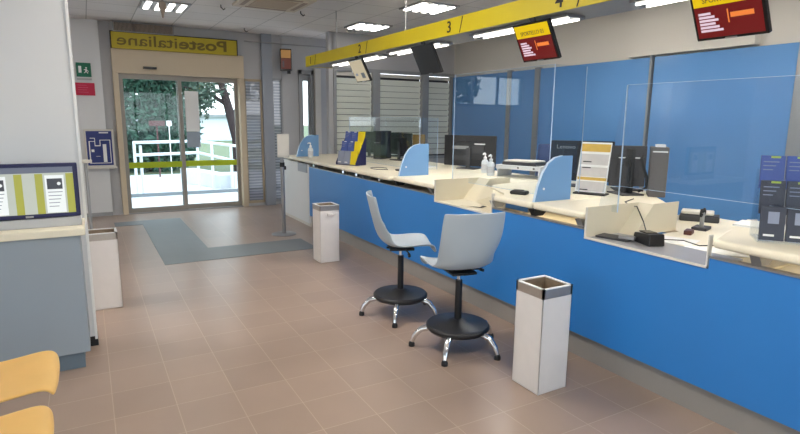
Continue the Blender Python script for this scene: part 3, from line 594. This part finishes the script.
# hanging counter screens: local X -> -Y world, tilted down
def cscreen(y, label, style, num=''):
    t = thing('counter_display', label, 'display', (2.82, y, 2.285), -PI/2, 'hanging counter displays', rx=math.radians(27)); W, H = .37, .285
    MB().box(-W/2, W/2, 0, .03, -H, 0).done('housing', 'blackg' if style != 'off' else 'black', t, bevel=.006)
    MB().box(-.03, .03, .03, .06, -.2, -.03).box(-.02, .02, .03, .05, -.06, .05).done('mount', 'dark', t)
    MB().box(-.03, .03, -.004, .0, -H+.002, -H+.009).done('badge', 'alu', t)
    e = .016
    if style == 'red':
        MB().box(-W/2+e, W/2-e, -.002, 0, -H*.36, -e*.7).done('header_area', 'scr_yel', t)
        MB().box(-W/2+e, W/2-e, -.002, 0, -H+e, -H*.36).done('lower_area', 'scr_red', t)
        text('display_lettering', 'SPORTELLO '+num, .042, 'ink', t, (-.12, -.003, -.085), (PI/2, 0, 0), depth=.0005, sx=.86)
        for q in range(6): MB().box(-.15, -.085+.012*(q % 3)+.006*q, -.003, -.002, -.135-.018*q-.012, -.135-.018*q).done('text_line', 'scr_white', t)
        MB().box(.015, .13, -.003, -.002, -.175, -.15).done('text_line', 'scr_or', t)
        MB().box(0, .006, -.003, -.002, -.20, -.13).done('text_bar', 'scr_or', t)
    elif style == 'cream':
        MB().box(-W/2+e, W/2-e, -.002, 0, -H+e, -e).done('screen_area', 'scr_cream', t)
        MB().box(.02, .11, -.003, -.002, -.235, -.17).done('dark_block', 'scr_dk', t); MB().box(-.12, -.06, -.003, -.002, -.2, -.17).done('small_block', 'scr_grey', t)
cscreen(6.08, 'cream lit counter screen hanging under the number 2 of the beam', 'cream')
cscreen(4.60, 'switched off black counter screen hanging under the number 3', 'off')
cscreen(3.115, 'yellow and red counter screen hanging over the blue divider', 'red', '03')
cscreen(1.73, 'yellow and red counter screen at the top right, nearest the camera', 'red', '04')
# small wall display
wd = thing('queue_display', 'small red brown queue display on the far wall left of the beam end', 'display', (3.23, 9.86, 2.43), math.radians(-14))
MB().box(-.1, .1, -.04, .05, 0, .38).done('housing', 'blackg', wd, bevel=.006); MB().box(-.085, .085, -.043, -.04, .22, .36).done('upper_area', mat('screen_tan', srgb(110, 80, 40), .3, emit=srgb(190, 140, 80), es=.25), wd); MB().box(-.085, .085, -.043, -.04, .03, .215).done('lower_area', mat('screen_brown', srgb(60, 20, 14), .3, emit=srgb(120, 60, 46), es=.2), wd)
MB().box(-.06, -.03, -.045, -.043, .06, .17).done('text_column', 'scr_dk', wd); MB().box(.02, .05, .05, .13, .1, .3).box(.02, .08, -.02, .02, -.05, 0).done('bracket', 'black', wd)

# ---------------------------------------------------------------- ceiling things
def clamp(x, y, label, dm='tubefar'):
    t = thing('ceiling_lamp', label, 'ceiling lamp', (x, y, CEIL), 0, 'square louvred ceiling lamps')
    MB().box(-.29, .29, -.29, .29, -.02, -.001).done('frame', 'alu', t)
    for k in range(4):
        yy = -.21+.14*k
        MB().box(-.255, .255, yy-.03, yy+.03, -.028, -.021).done('diffuser', dm, t)
    for o in t.children:
        if o.name.startswith(('frame', 'diffuser')): o.rotation_euler = (0, 0, PI/2)
G = [(1.05, 8.2, 'square louvred ceiling lamp nearest the entrance sign'), (4.05, 8.2, 'square louvred ceiling lamp above the number 2 of the beam'), (4.05, 6.4, 'square louvred ceiling lamp above the number 3 of the beam')]
for x, y, l in G: clamp(x, y, l, 'tubedim')
for x, y in ((4.05, 4.6), (1.05, 4.0), (1.05, 1.0), (4.65, 1.6), (-2, 5.5)): clamp(x, y, 'square louvred ceiling lamp beyond the upper picture edge')
ac = thing('air_conditioner', 'beige cassette air conditioner set in the ceiling at the top edge', 'air conditioner', (2.2, 7.15, CEIL))
MB().box(-.42, .42, -.42, .42, -.035, -.001).done('panel', 'acb', ac, bevel=.008)
MB().box(-.25, .25, -.25, .25, -.042, -.034).done('intake_grille', mat('ac_grille', srgb(180, 164, 144), .6), ac)
for k in range(4):
    r = Matrix.Rotation(k*PI/2, 4, 'Z'); MB().box(-.27, .27, .31, .36, -.04, -.034, r).done('louvre', 'grille', ac)
for i, (x, y, lb) in enumerate(((1.68, 7.75, 'small dark clip on the ceiling left of the air conditioner'), (2.72, 7.6, 'small dark clip on the ceiling right of the air conditioner'), (2.42, 9.5, 'small dark hook on the ceiling before the far wall'))):
    o = MB().path([(0, 0, 0), (.0, 0, -.03), (.03, -.01, -.06), (.05, -.02, -.045)], .008).done('ceiling_hook', 'ink'); o.location = (x, y, CEIL); tag(o, lb, 'hook', 'ceiling hooks')
o = MB().lathe([(.001, -.03), (.06, -.03), (.075, -.015), (.08, 0)], n=24).done('smoke_detector', 'alud', smooth=True); o.location = (4.02, 8.75, CEIL); tag(o, 'round smoke detector on the ceiling beside the lamp over number 2', 'smoke detector')
hr = thing('hanging_rod', 'thin dark rod hanging from the ceiling over the entrance', 'rod', (.86, 6.9, CEIL))
MB().tube((0, 0, -.20), (0, 0, 0), .011).done('rod', 'alud', hr); MB().lathe([(.001, -.37), (.012, -.36), (.02, -.30), (.045, -.25), (.04, -.21), (.012, -.18)], n=12).done('sprinkler_head', 'grille', hr)

# ---------------------------------------------------------------- signs on far wall
ex = thing('exit_sign', 'green emergency exit sign on the white wall left of the entrance', 'sign', (.06, 9.98, 2.19))
MB().box(-.1, .1, 0, .02, 0, .21).done('plate', 'green', ex)
MB().box(-.07, -.03, -.003, 0, .06, .16).done('door_symbol', 'paper', ex)
MB().tube((.035, -.002, .135), (.035, 0, .135), .012).prism([(.0, .11), (.04, .12), (.05, .10), (.07, .085), (.066, .078), (.045, .09), (.035, .085), (.06, .06), (.052, .05), (.03, .075), (.01, .055), (0, .06), (.02, .08), (.02, .105), (0, .10)], 1, -.003, 0).done('running_person_symbol', 'paper', ex)
MB().box(-.1, .1, .0, .012, -.05, -.02).done('caption_strip', 'greywall', ex)
rs = thing('red_notice', 'magenta red notice plate under the green exit sign', 'sign', (.06, 9.98, 1.91))
MB().box(-.13, .13, 0, .012, 0, .19).done('plate', 'magenta', rs)
for q in range(4): MB().box(-.1, .02+.02*(q % 2), -.002, 0, .15-.035*q, .156-.035*q).done('text_line', mat('faded_pink', srgb(214, 90, 130), .6), rs)
mp_ = thing('floor_plan_poster', 'navy floor plan poster in a pale frame left of the entrance', 'poster', (.19, 9.9, .80))
MB().box(-.205, .205, 0, .09, 0, .59).done('frame', 'white2', mp_, bevel=.005); MB().box(-.18, .175, -.004, 0, .03, .565).done('print', 'navyp', mp_)
pl = MB()
for a, b, c, d in ((-.15, -.135, .06, .40), (-.15, .15, .06, .07), (.14, .15, .06, .42), (-.15, -.07, .40, .41), (-.07, -.06, .33, .46), (-.13, -.06, .45, .46), (-.06, .0, .33, .345), (.0, .15, .42, .43), (.0, .012, .33, .43), (.04, .09, .08, .36), (-.12, -.08, .24, .28)): pl.box(a, b, -.006, -.004, c, d)
pl.done('plan_lines', 'paper', mp_); MB().box(0, .13, -.006, -.004, .53, .55).box(-.06, .0, -.006, -.004, .17, .175).done('caption', 'paper', mp_)
MB().box(-.22, .22, -.05, .09, -.02, .0).done('ledge', 'white2', mp_)

# ---------------------------------------------------------------- left: tall panel, kiosk, pole
tp = thing('tall_white_panel', 'tall white partition panel behind the kiosk desk at the left', 'partition', (-.888, 4.3, 0))
MB().box(-.9, .84, -.06, .06, .07, CEIL-.002).done('panel', 'white', tp, bevel=.003)
MB().box(.84, .856, -.065, .065, .05, CEIL-.002).done('edge_profile', mat('lit_edge', srgb(240, 240, 238), .4), tp)  # edge colour lightened for the lamp light its side catches
MB().box(.80, .858, -.06, .06, 0, .06).done('foot', 'ink', tp); MB().box(-.9, -.84, -.06, .06, 0, .06).done('foot', 'ink', tp)
kd = thing('kiosk_desk', 'grey blue desk with white top at the left, carrying the screen', 'desk', (-.55, 4.0, 0))
MB().box(-.55, .475, -.14, .22, .11, .875).done('body', 'kiosk', kd, bevel=.006)
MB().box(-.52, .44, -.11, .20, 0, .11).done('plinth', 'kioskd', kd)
MB().box(-.57, .505, -.17, .23, .875, .92).done('desktop', 'cream', kd, bevel=.006)
km = thing('kiosk_screen', 'dark framed information screen standing on the grey blue desk', 'screen', (-.33, 3.98, .92))
MB().box(-.27, .27, -.02, .02, .06, .392).done('bezel', 'navy', km, bevel=.006)
MB().box(-.27, .27, -.03, .05, 0, .055).done('base', 'greywall', km, bevel=.005)
MB().box(-.2, .2, -.0, .03, .05, .07).done('neck', 'dark', km)
MB().box(-.245, .245, -.022, -.02, .085, .37).done('display_area', 'scr_pale', km)
MB().box(-.245, .245, -.0235, -.022, .335, .37).done('menu_bar', 'scr_grey', km)
for a, b in ((-.245, -.215), (-.06, -.02), (.045, .085), (.205, .245)): MB().box(a, b, -.0235, -.022, .085, .33).done('olive_column', 'scr_lime', km)
for a in (-.2, .095):
    MB().box(a, a+.1, -.0245, -.022, .09, .32).done('page_image', 'scr_page', km)
    MB().box(a+.01, a+.09, -.0255, -.0245, .235, .30).done('card_picture', 'scr_dk', km); MB().tube((a+.072, -.027, .268), (a+.072, -.0255, .268), .010).done('round_symbol', 'scr_page', km)
    for q in range(5): MB().box(a+.012, a+.088-.006*q, -.0255, -.0245, .215-.022*q, .219-.022*q).done('text_line', 'scr_grey', km)
MB().box(-.02, .02, -.023, -.02, .064, .076).done('badge', 'alu', km)
sp_ = thing('slim_pole', 'slim grey pole standing behind the tall panel near the left bin', 'pole', (-.015, 5.45, 0))
MB().tube((0, 0, .012), (0, 0, 1.2), .013).done('pole', 'alud', sp_); MB().lathe([(.001, 0), (.1, 0), (.1, .008), (.02, .014)], n=24).done('base', 'alud', sp_)
MB().box(-.09, .05, -.03, .03, 1.2, 1.225).done('top_plate', 'white2', sp_)

# stanchion with info plate
sn = thing('queue_stanchion', 'steel stanchion with a white plate near the counter end', 'stanchion', (2.314, 7.33, 0))
MB().lathe([(.001, 0), (.17, 0), (.17, .008), (.15, .016), (.03, .022)], n=36).done('base', 'alu', sn, smooth=True)
MB().tube((0, 0, .02), (0, 0, 1.04), .027).done('pole', 'alu', sn, smooth=True)
MB().tube((0, 0, .94), (0, 0, 1.0), .033).box(.02, .05, -.015, .015, .90, .95).done('belt_head', 'black', sn)
MB().box(-.06, .10, -.012, .012, 1.07, 1.385).done('info_plate', 'white2', sn, bevel=.003); MB().box(-.01, .01, -.01, .01, 1.03, 1.07).done('plate_clamp', 'alud', sn)

# ---------------------------------------------------------------- bins
def can(x, y, label, h=.65, w_=.114, rz=0, slot=False):
    t = thing('waste_bin', label, 'bin', (x, y, 0), rz, 'white square waste bins')
    b = MB(); e = .006
    for a in range(4):
        r = Matrix.Rotation(a*PI/2, 4, 'Z'); b.box(-w_, w_, -w_, -w_+e, 0, h-.06, r)
    b.box(-w_, w_, -w_, w_, 0, .006).done('body', 'canw', t, bevel=.002)
    b = MB()
    for a in range(4):
        r = Matrix.Rotation(a*PI/2, 4, 'Z'); b.box(-w_-.001, w_+.001, -w_-.001, -w_+.012, h-.06, h-.006, r)
    b.done('collar', 'cantop', t)
    b = MB()
    for a in range(4):
        r = Matrix.Rotation(a*PI/2, 4, 'Z'); b.box(-w_-.003, w_+.003, -w_-.003, -w_+.016, h-.006, h, r)
    b.done('rim', 'white', t)
    b = MB()
    for a in range(4):
        r = Matrix.Rotation(a*PI/2, 4, 'Z'); b.box(-w_+.013, w_-.013, -w_+.013, -w_+.018, h-.22, h-.007, r)
    b.box(-w_+.014, w_-.014, -w_+.014, w_-.014, h-.22, h-.215).done('inner_liner', 'canin', t)
    if slot: MB().box(-.03, .03, -w_-.02, -w_, h-.12, h-.09).done('ash_slot', 'canw', t, bevel=.003)
    return t
can(2.32, 2.32, 'white square waste bin nearest the camera, right of the stools')
can(2.30, 5.73, 'white square waste bin standing at the far part of the counter front', slot=True)
can(.055, 5.16, 'white square waste bin behind the kiosk desk at the left')

# ---------------------------------------------------------------- stools
def make_stool(loc_, rz, label):
    t = thing('swivel_stool', label, 'stool', loc_, rz, 'grey shell swivel stools')   # faces +Y
    # shell profile (y, z) from front lip over seat up the back
    prof = [(.238, .548), (.236, .575), (.215, .598), (.17, .606), (.09, .603), (.01, .596), (-.06, .594), (-.12, .603), (-.168, .628), (-.204, .670), (-.228, .73), (-.248, .81), (-.268, .89), (-.288, .975), (-.296, 1.008), (-.2965, 1.012)]
    hw = [.17, .195, .212, .222, .228, .226, .222, .215, .208, .206, .212, .22, .222, .22, .216, .21]
    b = bmesh.new(); N = 12; rows = []
    for i, ((y, z), w_) in enumerate(zip(prof, hw)):
        row = []
        f = min(1, max(0, (i-6)/3))    # 0 seat, 1 back
        for k in range(N+1):
            u = -1+2*k/N; cup = abs(u)**3
            edge = 1 if i > 1 else .3
            row.append(b.verts.new((u*w_, y+cup*(.075 if i < 11 else .05)*f, z+cup*.03*(1-f)*edge + cup*.05*f*(1 if i < 10 else .3 if i < 12 else 0))))
        rows.append(row)
    for A, B in zip(rows, rows[1:]):
        for k in range(N): b.faces.new((A[k], A[k+1], B[k+1], B[k]))
    bmesh.ops.recalc_face_normals(b, faces=b.faces)
    me = bpy.data.meshes.new('seat_shell'); b.to_mesh(me); b.free(); me.materials.append(M['shell'])
    for p in me.polygons: p.use_smooth = True
    o = bpy.data.objects.new('seat_shell', me); C.objects.link(o); o.parent = t
    sd = o.modifiers.new('s', 'SOLIDIFY'); sd.thickness = .016; sd.offset = 0; ss = o.modifiers.new('ss', 'SUBSURF'); ss.levels = 1; ss.render_levels = 2
    MB().box(-.09, .09, -.12, .08, .555, .575).box(-.02, .02, -.14, -.1, .56, .57).done('mechanism', 'black', t, bevel=.005)
    MB().path([(.05, .0, .562), (.15, .02, .556), (.18, .02, .55)], .006).tube((.18, .02, .55), (.205, .02, .54), .012).done('lever', 'black', t)
    MB().tube((0, -.02, .49), (0, -.02, .556), .014).done('gas_piston', 'chrome', t, smooth=True)
    MB().tube((0, -.02, .20), (0, -.02, .50), .026, .024).done('column_sleeve', 'black', t, smooth=True)
    MB().lathe([(.001, .17), (.16, .165), (.21, .172), (.224, .188), (.224, .203), (.212, .215), (.08, .226), (.05, .245), (.03, .25), (.001, .25)], c=(0, -.02, -.032), n=48).done('foot_disc', 'black', t, smooth=True, label='round black foot disc')
    for k in range(5):
        a = math.radians(FEET+72*k); c_, s_ = math.cos(a), math.sin(a)
        lg = MB().path([(.06*c_, .06*s_-.02, .155), (.17*c_, .17*s_-.02, .15), (.26*c_, .26*s_-.02, .13), (.305*c_, .305*s_-.02, .08), (.322*c_, .322*s_-.02, .035)], [.026, .024, .022, .019, .016]).done('leg', 'chrome', t, smooth=True)
        MB().lathe([(.001, 0), (.022, 0), (.022, .02), (.015, .036), (.001, .036)], c=(.324*c_, .324*s_-.02, 0), n=14).done('glide', 'black', lg)
    return t
FEET = 160
near = make_stool((2.2, 3.03, 0), math.radians(-12), 'nearer grey shell stool seen from behind, beside the big white bin')
FEET = 273
far = make_stool((2.2, 3.80, 0), math.radians(-112), 'farther grey shell stool seen from the side')

# ---------------------------------------------------------------- bench seats lower left
bs = thing('waiting_bench', 'row of yellow seats on a grey beam at the lower left corner', 'bench', (-.43, 2.45, 0))
def seat(yc, w_=.225):
    prof = [(.235, .43), (.228, .455), (.20, .468), (.10, .455), (-.02, .44), (-.13, .445), (-.20, .47), (-.25, .53), (-.29, .62), (-.32, .74), (-.33, .80)]
    b = bmesh.new(); rows = []
    for i, (x, z) in enumerate(prof):
        q = .93 if i in (0, len(prof)-1) else 1
        rows.append([b.verts.new((x-(.012*abs(u)**4 if i < 3 else 0), yc+u*w_*q, z+.006*abs(u)**2)) for u in (-1, -.9, -.5, 0, .5, .9, 1)])
    for A, B in zip(rows, rows[1:]):
        for k in range(6): b.faces.new((A[k], A[k+1], B[k+1], B[k]))
    bmesh.ops.recalc_face_normals(b, faces=b.faces)
    me = bpy.data.meshes.new('seat'); b.to_mesh(me); b.free(); me.materials.append(M['bench'])
    for p in me.polygons: p.use_smooth = True
    o = bpy.data.objects.new('seat', me); C.objects.link(o); o.parent = bs
    sd = o.modifiers.new('s', 'SOLIDIFY'); sd.thickness = .014; ss = o.modifiers.new('ss', 'SUBSURF'); ss.levels = 1; ss.render_levels = 2
for yc in (.34, -.25, -.84): seat(yc)
MB().box(-.06, .0, -1.1, .56, .36, .42).done('beam', 'alud', bs, bevel=.004)
for yy in (.45, -.95): MB().box(-.05, -.01, yy-.02, yy+.02, .02, .36).box(-.25, .19, yy-.02, yy+.02, 0, .02).done('leg', 'alud', bs, bevel=.004)

# ---------------------------------------------------------------- outdoors
o = MB().box(-14, 16, 10.05, 12.3, -.14, -.03).box(-14, 16, 12.35, 17, -.3, -.03).done('pavement', 'concrete'); o['kind'] = 'structure'
o = MB().box(-14, 16, 12.3, 12.35, -.14, .04).done('kerb', 'concd'); o['kind'] = 'structure'
o = MB().box(-60, 60, 17, 120, -.3, -.05).done('lawn', 'grass'); o['kind'] = 'structure'
o = MB().box(-60, 60, -60, 10.0, -.5, -.35).done('street_ground', 'concd'); o['kind'] = 'structure'
rl = thing('ramp_railing', 'white tubular railing of the ramp seen through the entrance door', 'railing', (1.0, 13, -.03))
def rr(pts): bmesh.ops.translate; return MB().path([(x-1, y-13, z+.03) for x, y, z in pts], .032, n=8)
rr([(.85, 12.7, 1.06), (2.2, 13.2, 1.06), (3.0, 13.0, .95), (4.6, 12.8, .95)]).done('top_rail', 'railw', rl)
rr([(.85, 12.7, .80), (2.2, 13.2, .80), (3.0, 13.0, .60), (4.6, 12.8, .60)]).done('middle_rail', 'railw', rl)
for x, y, z in ((.87, 12.72, 1.06), (.99, 12.78, 1.0), (2.2, 13.2, 1.06), (2.5, 13.12, 1.02), (2.9, 13.0, .97), (4.5, 12.8, .95)): MB().tube((x-1, y-13, 0), (x-1, y-13, z+.03), .03, n=10).done('post', 'railw', rl)
o = MB().hexa([(2.0, 14.6, -.03), (2.35, 14.6, -.03), (3.0, 13.1, -.03), (2.65, 13.0, -.03), (2.0, 14.6, .33), (2.35, 14.6, .33), (3.0, 13.1, .28), (2.65, 13.0, .28)]).done('ramp_wall', 'concrete', bevel=.01); tag(o, 'low pale concrete ramp wall outside the right door leaf', 'wall')
def tree(name, label, x, y, blobs, n, m, trunk=None, leafs=.12, cat='tree'):
    t = thing(name, label, cat, (x, y, -.05)); b = bmesh.new(); rnd = random.Random(int(x*10)+n)
    for k in range(n):
        cx, cy, cz, r = blobs[rnd.randrange(len(blobs))]
        d = Vector((rnd.gauss(0, 1), rnd.gauss(0, 1), rnd.gauss(0, 1))).normalized()*r*(rnd.random()**.4)
        p = Vector((cx, cy, cz))+d; a = Vector((rnd.gauss(0, 1), rnd.gauss(0, 1), rnd.gauss(0, 1))).normalized(); c = a.orthogonal().normalized(); e = leafs*(.6+.8*rnd.random())
        b.faces.new([b.verts.new(p+q) for q in (a*e, c*e*.45, -a*e, -c*e*.45)])
    me = bpy.data.meshes.new('foliage'); b.to_mesh(me); b.free(); me.materials.append(M[m]); f = bpy.data.objects.new('foliage', me); C.objects.link(f); f.parent = t
    tr = MB()
    for pts, rs in (trunk or [([(0, 0, 0), (0, 0, 1.2)], [.12, .06])]): tr.path(pts, rs, n=10)
    tr.done('trunk', 'bark', t)
tree('evergreen_shrub', 'dense evergreen shrub filling the left door leaf', 1.7, 18.4, [(-.1, 0, .6, .9), (.7, 0, 1.2, .8), (-.9, 0, 3.6, .9), (.8, 0, 3.2, .8), (0, 0, 1.3, 1.0), (-.9, 0, 1.6, 1.1), (.7, .2, 2.2, 1.0), (-.3, .3, 2.6, 1.0), (.2, 0, 3.4, 1.1), (-1.2, 0, 3.0, 1.1), (.6, 0, .8, .8), (-.8, 0, .6, .7)], 14000, 'leaf', leafs=.10, cat='shrub')
tree('evergreen_shrub', 'loose grey green shrub behind the middle door post', 3.3, 21.2, [(-.6, 0, 1.5, .9), (.0, .2, 2.4, 1.1), (.2, 0, 3.6, 1.0), (-1.1, 0, 2.7, .9)], 3600, 'leaf2', leafs=.09, cat='shrub')
tree('dark_tree', 'dark trunked tree spreading branches in the right door leaf', 4.1, 17.2, [(-.5, 0, 3.0, .8), (.2, .3, 3.6, 1.0), (-1.0, 0, 2.3, .45), (.5, 0, 2.7, .6), (-.3, 0, 4.4, 1.0)], 1500, 'leaf2', [([(0, 0, 0), (-.05, 0, 1.0), (-.25, 0, 1.8), (-.5, 0, 2.8), (-.4, 0, 4.0)], [.2, .17, .14, .1, .05]), ([(-.2, 0, 1.6), (.3, 0, 2.4), (.6, 0, 3.4)], [.09, .06, .03]), ([(-.3, 0, 2.0), (-.9, .1, 2.4), (-1.5, .1, 2.5)], [.07, .045, .02])], .09)
o = MB().box(-.2, .2, -.02, .02, 1.38, 1.52).tube((0, .04, 0), (0, .04, 1.5), .02).done('garden_board', 'redbrick'); o.location = (1.70, 16.2, -.03)
tag(o, 'faded red board on a thin post before the evergreen shrub outside', 'board')
o = MB().box(-.06, .06, -.02, .02, -.07, .07).tube((0, .03, -1.42), (0, .03, 0), .012).done('white_plate', 'paper'); o.location = (1.99, 16.1, 1.42)
tag(o, 'small white plate on a thin post right of the faded red board outside', 'plate')
fb = thing('far_building', 'pale low building far behind the trees outside', 'building', (7, 42, -.3))
MB().box(-6, 5, -1, 4, 0, 1.9).done('wall', 'house', fb); MB().box(-6.3, 5.3, -1.3, 4.3, 1.9, 2.1).done('roof', 'concd', fb)

tree('evergreen_shrub', 'unseen shrub added outside the far wall window to break up its reflection', -1.6, 13.6, [(0, 0, 1.0, .9), (-.9, 0, 1.5, .8), (.8, 0, 1.9, .5), (-.2, 0, 2.6, .6), (-1.4, 0, 2.8, .9), (.9, 0, 3.0, .9), (-.2, 0, 3.6, .7)], 2600, 'leaf', leafs=.17, cat='shrub')  # foliage out of view, added to break up the window reflection
